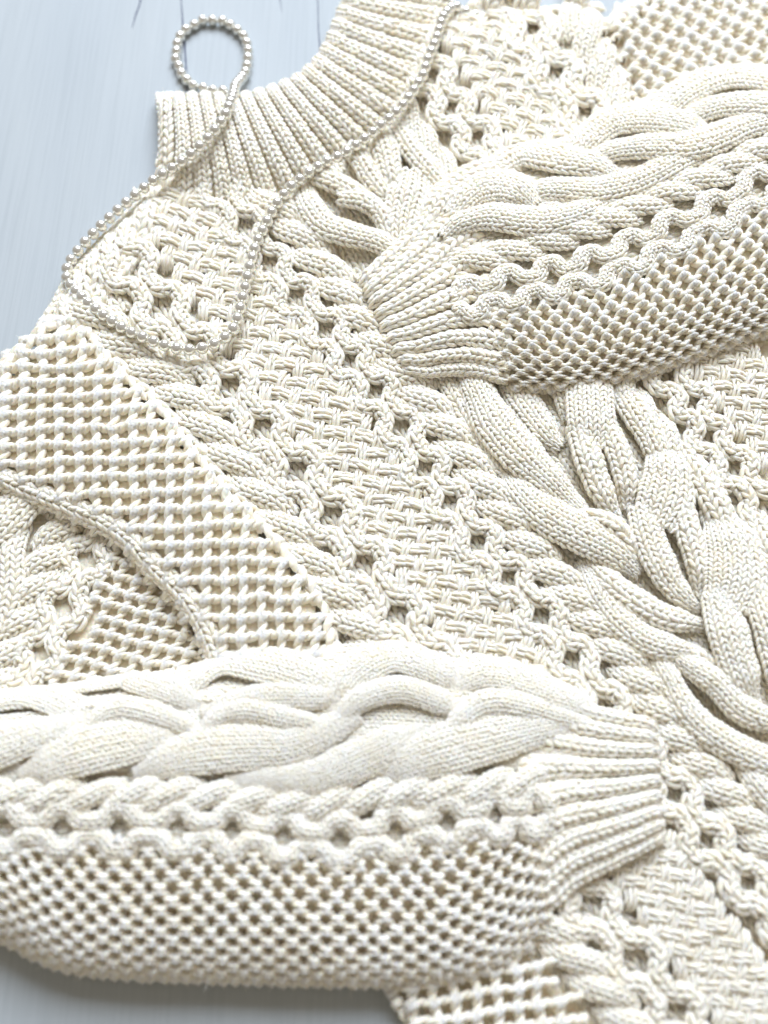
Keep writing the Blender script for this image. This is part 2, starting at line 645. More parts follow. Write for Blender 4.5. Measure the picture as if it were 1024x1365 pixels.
def back_material():
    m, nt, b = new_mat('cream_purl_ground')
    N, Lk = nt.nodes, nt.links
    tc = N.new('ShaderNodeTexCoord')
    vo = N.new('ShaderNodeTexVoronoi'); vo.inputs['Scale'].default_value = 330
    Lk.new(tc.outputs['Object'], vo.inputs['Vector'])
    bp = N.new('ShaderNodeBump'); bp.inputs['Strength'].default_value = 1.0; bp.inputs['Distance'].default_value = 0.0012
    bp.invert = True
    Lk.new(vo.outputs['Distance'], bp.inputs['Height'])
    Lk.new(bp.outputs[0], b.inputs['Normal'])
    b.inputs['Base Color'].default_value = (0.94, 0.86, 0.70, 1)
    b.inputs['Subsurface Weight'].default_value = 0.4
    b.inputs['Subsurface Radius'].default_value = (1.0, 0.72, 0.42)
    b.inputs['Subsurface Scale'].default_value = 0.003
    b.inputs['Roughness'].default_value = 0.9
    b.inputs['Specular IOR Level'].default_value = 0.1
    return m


def table_material():
    m, nt, b = new_mat('whitewashed_wood')
    N, Lk = nt.nodes, nt.links
    tc = N.new('ShaderNodeTexCoord')
    mp = N.new('ShaderNodeMapping'); mp.inputs['Scale'].default_value = (420, 7, 1)
    mp.inputs['Rotation'].default_value = (0, 0, 0.02)
    Lk.new(tc.outputs['Object'], mp.inputs['Vector'])
    g = N.new('ShaderNodeTexNoise'); g.inputs['Scale'].default_value = 1.0; g.inputs['Detail'].default_value = 5; g.inputs['Roughness'].default_value = 0.65
    Lk.new(mp.outputs[0], g.inputs['Vector'])
    mp2 = N.new('ShaderNodeMapping'); mp2.inputs['Scale'].default_value = (16, 3.5, 1)
    Lk.new(tc.outputs['Object'], mp2.inputs['Vector'])
    g2 = N.new('ShaderNodeTexNoise'); g2.inputs['Scale'].default_value = 1.0; g2.inputs['Detail'].default_value = 4
    Lk.new(mp2.outputs[0], g2.inputs['Vector'])
    r1 = N.new('ShaderNodeValToRGB')
    r1.color_ramp.elements[0].position = 0.30; r1.color_ramp.elements[0].color = (0.405, 0.435, 0.44, 1)
    r1.color_ramp.elements[1].position = 0.56; r1.color_ramp.elements[1].color = (0.445, 0.475, 0.48, 1)
    Lk.new(g.outputs['Fac'], r1.inputs[0])
    r2 = N.new('ShaderNodeValToRGB')
    r2.color_ramp.elements[0].position = 0.3; r2.color_ramp.elements[0].color = (0.93, 0.94, 0.955, 1)
    r2.color_ramp.elements[1].position = 0.7; r2.color_ramp.elements[1].color = (1.0, 1.0, 1.0, 1)
    Lk.new(g2.outputs['Fac'], r2.inputs[0])
    mx = N.new('ShaderNodeMix'); mx.data_type = 'RGBA'; mx.blend_type = 'MULTIPLY'; mx.inputs['Factor'].default_value = 1.0
    Lk.new(r1.outputs[0], mx.inputs['A']); Lk.new(r2.outputs[0], mx.inputs['B'])
    Lk.new(mx.outputs['Result'], b.inputs['Base Color'])
    bp = N.new('ShaderNodeBump'); bp.inputs['Strength'].default_value = 0.35; bp.inputs['Distance'].default_value = 0.0004
    Lk.new(g.outputs['Fac'], bp.inputs['Height'])
    Lk.new(bp.outputs[0], b.inputs['Normal'])
    b.inputs['Roughness'].default_value = 0.55
    b.inputs['Specular IOR Level'].default_value = 0.2
    return m


def plain(name, col, rough, **kw):
    m, nt, b = new_mat(name)
    b.inputs['Base Color'].default_value = (*col, 1)
    b.inputs['Roughness'].default_value = rough
    for k, v in kw.items():
        b.inputs[k].default_value = v
    return m


M_YARN = yarn_material()
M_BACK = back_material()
M_TABLE = table_material()
M_CRACK = plain('dark_grey_crack', (0.10, 0.11, 0.16), 0.9)  # flat dark grey of the cracks in the painted wood
M_PEARL = plain('pearl', (0.87, 0.85, 0.78), 0.14, **{'Coat Weight': 0.7, 'Coat Roughness': 0.04, 'Metallic': 0.68})
M_CORD = plain('necklace_cord', (0.75, 0.68, 0.5), 0.7)


def empty(name, loc=(0, 0, 0), parent=None):
    o = bpy.data.objects.new(name, None)
    o.location = loc
    o.empty_display_size = 0.02
    COL.objects.link(o)
    if parent:
        o.parent = parent
    return o


# ------------------------------------------------------------------ table
def build_table():
    import bmesh
    bm = bmesh.new()
    bmesh.ops.create_cube(bm, size=1.0, matrix=Matrix.Translation((0, 0.05, -0.015)) @ Matrix.Diagonal((1.6, 1.6, 0.03, 1)))
    me = bpy.data.meshes.new('tabletop')
    bm.to_mesh(me)
    bm.free()
    me.materials.append(M_TABLE)
    t = bpy.data.objects.new('tabletop', me)
    COL.objects.link(t)
    t['kind'] = 'structure'
    t['label'] = 'pale whitewashed wooden tabletop with fine cracks along the grain'
    cracks = [([(190, -30), (187, 2), (181, 20), (176, 38)], 2.2),
              ([(241, -10), (243, 20), (244, 36), (247, 70), (249, 112), (252, 160)], 2.4),
              ([(423, -30), (424, 10), (425, 45), (428, 80), (433, 130)], 1.5),
              ([(697, -40), (697, 0), (698, 26)], 1.8),
              ([(372, -20), (374, 4), (376, 16)], 1.0)]
    for pts, w in cracks:
        P = catmull(pts, 24)
        ww = w * np.sin(np.linspace(0.25, math.pi - 0.05, 24)) ** 0.7 * (1 + rng.normal(0, .15, 24)) / 2
        mb = Mesher()
        L = at(P[:, 0] - ww, P[:, 1], 0.0002)
        R = at(P[:, 0] + ww, P[:, 1], 0.0002)
        V = np.stack([L, R], 1).reshape(-1, 3)
        mb.add(V, grid_quads(24, 2)[:, ::-1], np.zeros((48, 3)))
        mb.build('crack', M_CRACK, t)
    return t


TABLE = build_table()

# ------------------------------------------------------------------ sweater
SWEATER = empty('sweater', (0, 0, 0))
SWEATER['label'] = 'cream cable knit sweater with ribbed collar and both sleeves folded over its front'
SWEATER['category'] = 'sweater'


def part(name, label=None):
    o = empty(name, parent=SWEATER)
    if label:
        o['label'] = label
    return o


# --- the front of the body
SHOULDER = [(205, 250), (165, 297), (130, 332), (98, 365), (72, 412), (42, 455), (0, 497), (-60, 560)]
TOP_EDGE = [(590, -30), (605, 15), (640, 20), (700, 22), (745, 16), (800, 10), (840, 2), (900, -14), (1100, -30)]
SIDE = [(-60, 655), (0, 648), (60, 672), (115, 695), (165, 725), (200, 765), (245, 805), (275, 850), (300, 900),
        (400, 1100), (515, 1310), (545, 1355), (600, 1440)]
BODY_POLY = [(205, 250), (600, -30)] + TOP_EDGE[1:] + [(1120, 1440)] + SIDE[::-1] + SHOULDER[::-1]


def body_z(px, py):
    d = np.minimum(seg_dist(px, py, SHOULDER), np.minimum(seg_dist(px, py, TOP_EDGE), seg_dist(px, py, SIDE) + 6))
    z = 0.0035 + 0.0095 * np.sqrt(smooth01(d / 34))
    z = z + 0.0016 * np.sin(px * 0.017 + py * 0.006) * np.sin(py * 0.013 - px * 0.004)
    return z


BODY = Cloth(lambda u, v: (u, v, body_z(u, v)), 1.0, 1.0)

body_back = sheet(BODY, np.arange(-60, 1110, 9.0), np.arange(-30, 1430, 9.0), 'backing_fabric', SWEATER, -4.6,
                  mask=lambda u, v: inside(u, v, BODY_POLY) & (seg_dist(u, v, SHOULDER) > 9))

# areas of the front that the sleeves and collar cover for good
HID_LOW = [(30, 990), (130, 960), (430, 925), (620, 945), (800, 985), (835, 1010), (835, 1090), (720, 1190), (620, 1240), (100, 1240)]
HID_UP = [(530, 375), (600, 300), (700, 270), (850, 200), (1100, 150), (1100, 400), (940, 435), (760, 480), (600, 470)]

rope_in = part('rope_cable', 'narrow twisted cable between the wide centre cable and the inner openwork chain')
rope(BODY, [(372, 280), (435, 365), (485, 432), (540, 502), (593, 572), (647, 650), (700, 720), (757, 792), (832, 881), (894, 972),
            (960, 1052), (1060, 1170)], 58, 29, 47, 3, -1, rope_in, crown=4.2)
rope_out = part('rope_cable', 'narrow twisted cable beside the openwork honeycomb side panel')
rope(BODY, [(128, 424), (150, 447), (200, 492), (245, 530), (280, 575), (315, 618), (352, 667), (387, 712), (424, 762), (466, 817), (510, 872),
            (560, 950), (620, 1060), (690, 1170), (745, 1250), (800, 1315), (870, 1400)], 62, 30, 54, 3, -1, rope_out,
     crown=4.4, skip=HID_LOW)

CHAIN_A = [(295, 258), (327, 307), (359, 355), (395, 400), (435, 445), (466, 484), (500, 526), (534, 574), (566, 628), (598, 672), (637, 728), (676, 772),
           (720, 823), (761, 882), (805, 945), (850, 1005), (897, 1060), (940, 1122), (993, 1177), (1045, 1235)]
ch_a = part('chain_cable', 'openwork chain of small eyelets left of the centre cable')
chain(BODY, CHAIN_A, 15, 20.5, 2, ch_a, lift=2.0, mid=0.46, pw=0.85)
CHAIN_B = [(174, 359), (215, 413), (262, 470), (307, 522), (350, 575), (395, 630), (442, 690), (485, 755), (529, 820), (575, 885),
           (625, 955), (668, 1020), (708, 1085), (746, 1147), (785, 1208), (845, 1280), (900, 1350), (950, 1410)]
ch_b = part('chain_cable', 'openwork chain of large eyelets between the woven panel and the outer rope cable')
chain(BODY, CHAIN_B, 19, 23, 2, ch_b, lift=2.0, skip=HID_LOW, mid=0.46, pw=0.85)

strand(BODY, [(196, 300), (158, 345), (136, 385), (150, 420)], 44, 4, lift=-2.0, crown=2, arch=50, name='ground_stitches', parent=ch_b)
rope_e = part('rope_cable', 'short twisted cable along the shoulder edge under the necklace')
rope(BODY, [(196, 292), (165, 322), (138, 350), (116, 380), (98, 410)], 40, 21, 33, 2, -1, rope_e, crown=3.4, rise=2.4)
bk = part('basket_weave_panel', 'broad woven basket pattern between the two eyelet chains')
basket(BODY, [(228, 262), (268, 336), (308, 393), (355, 455), (400, 515), (440, 570), (478, 620), (520, 680), (560, 735), (605, 790), (650, 850),
              (695, 915), (740, 985), (785, 1050), (830, 1110), (880, 1180), (930, 1250), (985, 1320), (1040, 1390)], 88, 19.5, bk,
       skip=HID_LOW, taper=[1.0, 1.02, 1.0, 1.0, 1.1])

# mirrored panels on the far shoulder and below the upper sleeve
ch_c = part('chain_cable', 'openwork chain right of the centre cable')
chain(BODY, [(552, 62), (576, 107), (602, 150), (635, 190), (672, 236), (715, 290), (760, 345), (805, 400), (850, 455), (890, 503), (921, 541), (943, 584), (975, 626),
             (1018, 680), (1055, 725)], 14, 19.5, 2, ch_c, lift=2.0, skip=HID_UP, mid=0.46, pw=0.85)
ch_d = part('chain_cable', 'openwork chain of large eyelets on the far shoulder')
chain(BODY, [(678, 5), (706, 52), (738, 105), (778, 160), (820, 215), (870, 275)], 17, 23, 2, ch_d, lift=2.0, skip=HID_UP, mid=0.46, pw=0.85)
bk2 = part('basket_weave_panel', 'woven basket pattern on the far shoulder and right edge')
basket(BODY, [(625, 30), (660, 92), (700, 160), (745, 220), (800, 290), (860, 360), (930, 440), (985, 510), (1040, 585)], 78, 17.5, bk2, skip=HID_UP)
rope_c = part('rope_cable', 'twisted cable beside the honeycomb of the far shoulder')
rope(BODY, [(764, 12), (780, 50), (800, 95), (825, 145), (860, 200), (900, 260)], 62, 28, 46, 3, 1, rope_c, crown=4.2, skip=HID_UP)
rope_d = part('rope_cable', 'narrow twisted cable right of the centre cable')
rope(BODY, [(545, 165), (575, 210), (610, 255), (700, 370), (800, 485), (850, 548), (905, 615), (955, 690), (1000, 750), (1060, 830)], 50, 25, 46, 3, 1,
     rope_d, crown=3.8, skip=HID_UP)

# the wide centre cable, strand by strand
cc = part('centre_cable', 'wide plaited cable down the middle of the front')


strand(BODY, [(455, 195), (500, 250), (560, 335)], 165, 14, lift=-3.2, crown=0.8, arch=15, name='ground_stitches', parent=cc)
strand(BODY, [(655, 480), (745, 600), (840, 725), (940, 855), (1050, 1000)], 185, 15, lift=-3.2, crown=0.8, arch=15, name='ground_stitches', parent=cc)


def lobe(cl, pts, w, n, lift, crown, par, **kw):
    return strand(cl, pts, w, n, lift=lift, crown=crown, parent=par, **kw)


# near the collar
lobe(BODY, [(404, 250), (412, 280), (432, 308), (465, 320), (500, 328), (535, 342)], [26, 34, 34, 30, 26], 4, [0, 5, 6, 5, 2], 5, cc)
lobe(BODY, [(412, 236), (440, 248), (470, 262), (495, 277)], [22, 26, 26, 20], 3, [3, 5, 4, 0], 4.5, cc)
lobe(BODY, [(452, 270), (485, 277), (510, 295), (521, 325)], [22, 26, 24, 18], 3, [4, 6, 5, 0], 4.5, cc)
lobe(BODY, [(468, 198), (486, 230), (506, 258), (526, 275)], [22, 26, 26, 18], 3, [2, 5, 4, 0], 4.5, cc)
lobe(BODY, [(505, 180), (514, 210), (521, 240), (527, 264)], [28, 32, 28, 16], 3, [2, 5, 5, 0], 4.5, cc)
lobe(BODY, [(525, 160), (545, 200), (570, 232), (600, 262)], [26, 28, 28, 24], 3, [1, 4, 5, 2], 4, cc)
lobe(BODY, [(552, 235), (548, 262), (538, 300), (535, 340)], [50, 60, 52, 40], 5, [3, 6, 5, 2], 4.5, cc)
# between the sleeves
lobe(BODY, [(618, 488), (640, 535), (662, 578), (700, 618), (742, 655), (775, 684), (800, 698)], [30, 42, 54, 54, 42, 30, 14], 5, [1, 5, 7, 7, 5, 1, -2], 5, cc)
lobe(BODY, [(588, 495), (612, 540), (640, 590), (668, 626), (690, 650)], [26, 26, 26, 24, 18], 3, [0, 1, 1, 0, -1], 4, cc)
lobe(BODY, [(680, 510), (705, 550), (730, 582), (748, 596)], [36, 40, 36, 22], 4, [0, 2, 2, -1], 4, cc)
lobe(BODY, [(742, 505), (748, 535), (756, 562)], [18, 18, 12], 2, [0, 2, -1], 3, cc)
lobe(BODY, [(783, 495), (783, 540), (785, 575), (788, 605)], [58, 62, 62, 50], 6, [1, 7, 8, 4], 4.5, cc)
lobe(BODY, [(770, 575), (780, 615), (797, 655), (822, 690)], [32, 34, 32, 16], 3, [5, 7, 5, -1], 4.5, cc)
lobe(BODY, [(806, 572), (820, 610), (831, 645), (836, 680)], [26, 30, 28, 16], 3, [5, 7, 6, -1], 4.5, cc)
lobe(BODY, [(826, 520), (846, 556), (868, 592), (884, 630)], [34, 38, 36, 28], 4, [1, 4, 4, 1], 4.5, cc)
lobe(BODY, [(672, 628), (694, 662), (724, 690), (770, 716), (815, 738), (852, 764)], [24, 44, 50, 50, 44, 26], 5, [-2, 4, 6, 7, 5, -1], 5, cc)
lobe(BODY, [(760, 690), (798, 697), (822, 712), (840, 736), (852, 758)], [16, 20, 22, 20, 12], 2, [1, 6, 7, 5, -1], 4, cc)
lobe(BODY, [(884, 600), (886, 640), (880, 675), (868, 705)], [46, 66, 74, 60], 6, [2, 7, 8, 6], 4, cc)
lobe(BODY, [(850, 680), (862, 728), (884, 772), (908, 798), (932, 812)], [34, 40, 40, 32, 16], 4, [5, 7, 7, 4, -2], 4.5, cc)
lobe(BODY, [(903, 680), (914, 722), (926, 762), (933, 796)], [30, 32, 28, 14], 3, [6, 7, 6, -1], 4.5, cc)
lobe(BODY, [(905, 598), (928, 640), (950, 680), (968, 715)], [28, 34, 36, 30], 3, [1, 5, 6, 3], 4.5, cc)
lobe(BODY, [(955, 690), (970, 735), (972, 780), (962, 815)], [46, 72, 80, 64], 7, [3, 8, 9, 7], 4, cc)
lobe(BODY, [(952, 800), (962, 850), (982, 905), (1004, 942)], [44, 52, 48, 26], 5, [6, 9, 7, -1], 5, cc)
lobe(BODY, [(1000, 790), (1015, 840), (1030, 890), (1045, 930)], [36, 40, 40, 36], 4, [6, 9, 8, 3], 5, cc)
lobe(BODY, [(1002, 690), (1020, 735), (1045, 790)], [30, 34, 34], 3, [2, 5, 4], 4.5, cc)
lobe(BODY, [(782, 748), (808, 776), (842, 804), (882, 826), (936, 834)], [18, 30, 32, 30, 16], 3, [-1, 4, 6, 5, 0], 4.5, cc)
lobe(BODY, [(775, 748), (796, 794), (826, 834), (870, 862), (930, 870)], [20, 34, 38, 36, 18], 4, [-2, 3, 5, 5, 0], 4.5, cc)
lobe(BODY, [(868, 862), (888, 905), (912, 950), (950, 985), (1000, 1012), (1050, 1030)], [24, 32, 36, 38, 38, 38], 4, [-2, 3, 5, 6, 6, 5], 5, cc)
lobe(BODY, [(900, 880), (946, 912), (982, 948), (1035, 966)], [22, 34, 36, 30], 4, [2, 6, 6, 2], 5, cc)
lobe(BODY, [(985, 1010), (1010, 1050), (1045, 1085), (1080, 1110)], [26, 34, 38, 38], 4, [0, 4, 5, 5], 5, cc)
lobe(BODY, [(905, 872), (935, 880), (965, 910), (985, 935)], [16, 22, 20, 14], 2, [1, 2, 1, -1], 4, cc)

# --- open honeycomb panels of the body
H1_POLY = [(62, 440), (100, 428), (135, 462), (172, 505), (215, 545), (256, 595), (300, 650), (342, 692), (388, 747), (426, 800), (440, 850),
           (450, 900), (300, 905), (272, 852), (243, 802), (200, 762), (163, 722), (110, 692), (55, 670), (0, 647), (-50, 640), (-50, 548), (0, 497)]
H1_EDGE = H1_POLY + [H1_POLY[0]]


def h1_z(px, py):
    d = seg_dist(px, py, H1_EDGE)
    ins = inside(px, py, H1_POLY)
    d = np.where(ins, d, -d)
    hi = 0.0150 + 0.0065 * np.sin(np.clip(d / 46, 0, 1) * math.pi / 2)
    return np.where(d > 0, hi, np.maximum(0.0150 + 0.0009 * d, 0.008))


H1 = Cloth(lambda u, v: (u, v, h1_z(u, v)), 1.0, 1.0)


def h1_lat(p, q):
    return 10 + 24.6 * p - 0.35 * q + 0.9 * np.sin(q * .7), 428 + 19.2 * q + 0.13 * q * q - 1.6 * p * np.clip(1 - q / 18, -0.4, 1) + 8


cells = []
for i in range(-4, 20):
    for j in range(-1, 24):
        x, y = h1_lat(np.array([i + .5]), np.array([j + .5]))
        if inside(x, y, H1_POLY)[0] or (seg_dist(x, y, H1_EDGE)[0] < 12 and ((x[0] - y[0] > -345 and x[0] > 100) or (y[0] > 640 and x[0] < 300 and seg_dist(x, y, H1_EDGE)[0] < 3))):
            cells.append((i, j))
h1 = net(H1, h1_lat, cells, 0.0126, 'honeycomb_panel', SWEATER, lift=1.0, fat=1.12)
h1['label'] = 'open honeycomb mesh panel folded along the left side'
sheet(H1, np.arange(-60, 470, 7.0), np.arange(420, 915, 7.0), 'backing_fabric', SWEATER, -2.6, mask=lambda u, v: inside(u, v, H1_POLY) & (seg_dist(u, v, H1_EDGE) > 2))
edge = part('panel_edge')
strand(BODY, [(228, 262), (184, 312), (148, 348), (118, 380), (95, 420), (75, 452)], 46, 4, lift=-3.5, crown=4, parent=edge, name='edge_stitches')
strand(BODY, [(212, 246), (168, 297), (132, 333), (101, 366), (76, 412), (56, 442)], 15, 2, lift=0.5, crown=3, parent=edge, name='edge_stitches')
strand(H1, [(-50, 632), (2, 639), (57, 662), (112, 684), (167, 714), (206, 756), (249, 797), (280, 848), (300, 905)], 27, 3, lift=-1.6, crown=6, arch=88, parent=edge, name='edge_stitches')
strand(H1, [(62, 441), (100, 429), (135, 463), (172, 506), (215, 546), (256, 596), (300, 651), (342, 693), (388, 748), (426, 801), (440, 851), (448, 900)],
       12, 1, lift=0.2, crown=3, parent=edge, name='edge_stitches')
strand(H1, [(62, 441), (30, 470), (0, 498), (-50, 549)], 12, 1, lift=0, crown=3, parent=edge, name='edge_stitches')

H2_POLY = [(812, 40), (830, 18), (858, 4), (905, -12), (1060, -25), (1060, 120), (1000, 112), (930, 125), (880, 160), (862, 200), (845, 130)]


def h2_lat(p, q):
    return 850 + 17.5 * p - 10.5 * q, 10 + 10 * p + 16.5 * q


cells = []
for i in range(-14, 24):
    for j in range(-14, 24):
        x, y = h2_lat(np.array([i + .5]), np.array([j + .5]))
        if inside(x, y, H2_POLY)[0]:
            cells.append((i, j))
h2 = net(BODY, h2_lat, cells, 0.0112, 'honeycomb_panel', SWEATER, lift=2.2, fat=1.1)
h2['label'] = 'open honeycomb mesh panel on the far shoulder'
strand(BODY, [(812, 42), (830, 20), (858, 6), (905, -10), (1060, -22)], 12, 1, lift=0.6, crown=3, parent=edge, name='edge_stitches')
strand(BODY, [(600, 16), (640, 22), (700, 24), (745, 18), (800, 12)], 12, 1, lift=0, crown=3, parent=edge, name='edge_stitches')

H5_POLY = [(512, 1300), (560, 1280), (640, 1260), (690, 1240), (722, 1275), (770, 1340), (810, 1420), (585, 1420), (545, 1352)]


def h5_lat(p, q):
    return 520 + 27 * p + 3 * q, 1290 + 25 * q - 4 * p


cells = []
for i in range(-4, 16):
    for j in range(-4, 12):
        x, y = h5_lat(np.array([i + .5]), np.array([j + .5]))
        if inside(x, y, H5_POLY)[0]:
            cells.append((i, j))
h5 = net(BODY, h5_lat, cells, 0.0125, 'honeycomb_panel', SWEATER, lift=2.4, fat=1.1)
h5['label'] = 'open honeycomb mesh below the lower sleeve at the bottom edge'
strand(BODY, [(500, 1280), (516, 1312), (546, 1356), (590, 1425)], 14, 1, lift=0.5, crown=3, parent=edge, name='edge_stitches')

# --- upper part of the near sleeve, lying under the side panel
UND_POLY = [(-60, 630), (0, 630), (60, 655), (120, 680), (180, 720), (215, 760), (255, 800), (290, 850), (300, 885), (280, 905), (200, 960), (0, 1000), (-60, 1000)]


def und_z(px, py):
    d = seg_dist(px, py, [(250, 780), (300, 870), (290, 890), (270, 930)])
    return 0.0030 + 0.0025 * smooth01(d / 40) + 0.0012 * np.sin(px * .03 + py * .02)


UND = Cloth(lambda u, v: (u, v, und_z(u, v)), 1.0, 1.0)
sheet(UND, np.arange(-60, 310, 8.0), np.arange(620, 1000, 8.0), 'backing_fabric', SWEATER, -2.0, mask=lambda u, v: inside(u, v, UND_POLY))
uc = part('sleeve_cable', 'strands of cable showing beneath the folded side panel')
lobe(UND, [(70, 640), (40, 668), (10, 700), (-35, 735)], [44, 50, 52, 50], 5, [1, 5, 5, 4], 5, uc)
lobe(UND, [(32, 700), (20, 740), (18, 790), (4, 835), (-20, 870)], [24, 30, 32, 32, 30], 3, [0, 4, 4, 3, 1], 4.5, uc)
ur = part('rope_cable', 'twisted cable on the sleeve beneath the folded side panel')
rope(UND, [(105, 668), (84, 706), (60, 756), (38, 806), (18, 852), (-8, 905), (-30, 950)], 60, 28, 46, 3, 1, ur, crown=4)
uch = part('chain_cable', 'openwork chain on the sleeve beneath the folded side panel')
chain(UND, [(150, 690), (118, 748), (86, 812), (56, 872), (25, 935), (-5, 1000)], 15, 21, 2, uch, mid=0.46, pw=0.85)


def h6_lat(p, q):
    return 140 + 21 * p - 9 * q, 720 + 5 * p + 19 * q


H6_POLY = [(165, 705), (190, 725), (215, 760), (255, 800), (295, 870), (285, 900), (230, 950), (60, 960), (85, 905), (120, 840), (150, 760)]
cells = []
for i in range(-8, 16):
    for j in range(-6, 16):
        x, y = h6_lat(np.array([i + .5]), np.array([j + .5]))
        if inside(x, y, H6_POLY)[0]:
            cells.append((i, j))
h6 = net(UND, h6_lat, cells, 0.0108, 'honeycomb_panel', SWEATER, lift=1.6, fat=1.15)
h6['label'] = 'shaded honeycomb mesh on the sleeve beneath the folded side panel'

# --- collar
COL_BASE = [(203, 252), (240, 262), (290, 264), (335, 260), (375, 250), (415, 230), (455, 203), (495, 172), (535, 132), (562, 95), (580, 55), (592, 15), (600, -25)]
COL_TOP = [(212, 132), (240, 127), (275, 126), (310, 128), (345, 122), (375, 112), (400, 100), (420, 82), (434, 62), (444, 40), (454, 15), (464, -8), (474, -30)]
cb, ct = catmull(COL_BASE, 200), catmull(COL_TOP, 200)
cb_s, ct_s = np.linspace(0, 1, 200), np.linspace(0, 1, 200)


def collar_S(u, v):
    u, v = np.asarray(u, float), np.asarray(v, float)
    bx, by = np.interp(u, cb_s, cb[:, 0]), np.interp(u, cb_s, cb[:, 1])
    tx, ty = np.interp(u, ct_s, ct[:, 0]), np.interp(u, ct_s, ct[:, 1])
    a = np.clip((v - 0.86) / 0.14, 0, 2.0) * (math.pi / 2)            # roll over the rim
    f = np.where(v < 0.86, v, 0.86 + 0.14 * np.sin(a))
    bow = 0.006 * np.sin(np.clip(v, 0, 1) * math.pi)
    z = 0.0125 + 0.013 * np.clip(v / 0.86, 0, 1) ** 0.8 + bow - 0.0085 * (1 - np.cos(a))
    # the far left side of the tube turns down to the table
    e = smooth01(1 - u / 0.10)
    z = z - 0.012 * e * e
    w = -7 * np.sin(np.clip(v, 0, 1) * math.pi) * smooth01(1 - u / 0.3)      # waist of the left edge
    return bx + (tx - bx) * f - w * 0.6, by + (ty - by) * f, z


COLLAR = Cloth(collar_S, 2e-3, 4e-3)
COLLAR.orient(0.5, 0.4)
collar = part('collar', 'ribbed funnel collar at the top left')
sheet(COLLAR, np.linspace(0, 1, 80), np.linspace(-0.08, 1.7, 40), 'backing_fabric', SWEATER, -2.6)
NR = 19
for r in range(NR):
    u = 0.012 + (r + 0.25) / NR * 0.985
    vv = np.linspace(-0.03, 1.62, 60)
    B_, N_ = COLLAR.pn(np.full(60, u), vv)
    Ba, _ = COLLAR.pn(np.full(60, u + 0.385 / NR), vv)
    Bb, _ = COLLAR.pn(np.full(60, u - 0.385 / NR), vv)
    w = np.linalg.norm(Ba - Bb, axis=1)
    w = np.convolve(np.r_[[w[0]] * 3, w, [w[-1]] * 3], np.ones(7) / 7, 'valid')
    mb = Mesher()
    ribbon(mb, B_, N_, w, 2, np.full(60, -0.0006), np.full(60, 0.0027), ratio=0.78, fat=1.0, arch=66)
    mb.build('rib', M_YARN, collar)


# --- sleeves: rounded bodies between an upper and a lower outline
def sleeve_cloth(top, bot, zs, hs, fold=1.0):
    tp, bt = catmull(top, 240), catmull(bot, 240)
    gs = np.linspace(0, 1, 240)

    def S(u, v):
        """u along from the cuff end, v from 0 (upper outline) to 1 (lower outline)"""
        u, v = np.asarray(u, float), np.asarray(v, float)
        ax, ay = np.interp(u, gs, tp[:, 0]), np.interp(u, gs, tp[:, 1])
        bx, by = np.interp(u, gs, bt[:, 0]), np.interp(u, gs, bt[:, 1])
        ax = ax + np.where(u > 1, (u - 1) * (tp[-1, 0] - tp[-2, 0]) * 239, 0) + np.where(u < 0, u * (tp[1, 0] - tp[0, 0]) * 239, 0)
        bx = bx + np.where(u > 1, (u - 1) * (bt[-1, 0] - bt[-2, 0]) * 239, 0) + np.where(u < 0, u * (bt[1, 0] - bt[0, 0]) * 239, 0)
        th = v * math.pi
        flat = np.interp(u, [0, .13, .34, 1], [.82, .75, .22, .15])
        vl = np.where(v < 0, -v, np.where(v > 1, 2 - v, v))
        f = (0.5 - 0.5 * np.cos(th)) * (1 - flat) + vl * flat
        s = np.sin(th)
        z0 = np.interp(u, np.linspace(0, 1, len(zs)), zs)
        h = np.interp(u, np.linspace(0, 1, len(hs)), hs)
        z = z0 + h * np.sign(s) * np.abs(s) ** (0.72 - 0.30 * flat) + np.where(s > 0, 1, 0) * s * 0.0022 * np.sin(u * 23 + v * 3) * np.sin(u * 9 + 1 - v * 5)
        return ax + (bx - ax) * f, ay + (by - ay) * f, z
    return S


def smoothed(fn):
    return fn


US = sleeve_cloth([(480, 362), (515, 330), (552, 296), (592, 258), (640, 226), (700, 205), (770, 178), (830, 138), (900, 112), (985, 98), (1060, 92), (1120, 90)],
                  [(549, 503), (575, 508), (605, 506), (640, 508), (680, 517), (730, 518), (790, 514), (850, 500), (920, 478), (985, 455), (1060, 430), (1120, 410)],
                  [0.016, 0.015, 0.015, 0.015, 0.015], [0.010, 0.015, 0.021, 0.024, 0.026, 0.027])
USL = Cloth(US, 2e-3, 4e-3, (-0.02, 1.0), (0.02, 0.98))
LS = sleeve_cloth([(866, 952), (818, 941), (765, 925), (710, 902), (650, 884), (585, 870), (520, 864), (440, 864), (350, 874), (260, 896), (170, 914), (80, 926), (0, 934), (-80, 940)],
                  [(880, 1128), (852, 1145), (812, 1166), (765, 1192), (725, 1232), (680, 1272), (620, 1296), (520, 1303), (400, 1302), (290, 1298), (170, 1293), (80, 1280), (0, 1240), (-80, 1200)],
                  [0.017, 0.013, 0.0105, 0.0095, 0.009], [0.012, 0.017, 0.025, 0.029, 0.031, 0.029])
LSL = Cloth(LS, 2e-3, 4e-3, (-0.02, 1.0), (0.02, 0.98))

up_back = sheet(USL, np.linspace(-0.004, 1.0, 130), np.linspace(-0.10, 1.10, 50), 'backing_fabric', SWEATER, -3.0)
lo_back = sheet(LSL, np.linspace(-0.004, 1.0, 150), np.linspace(-0.10, 1.10, 50), 'backing_fabric', SWEATER, -3.0)


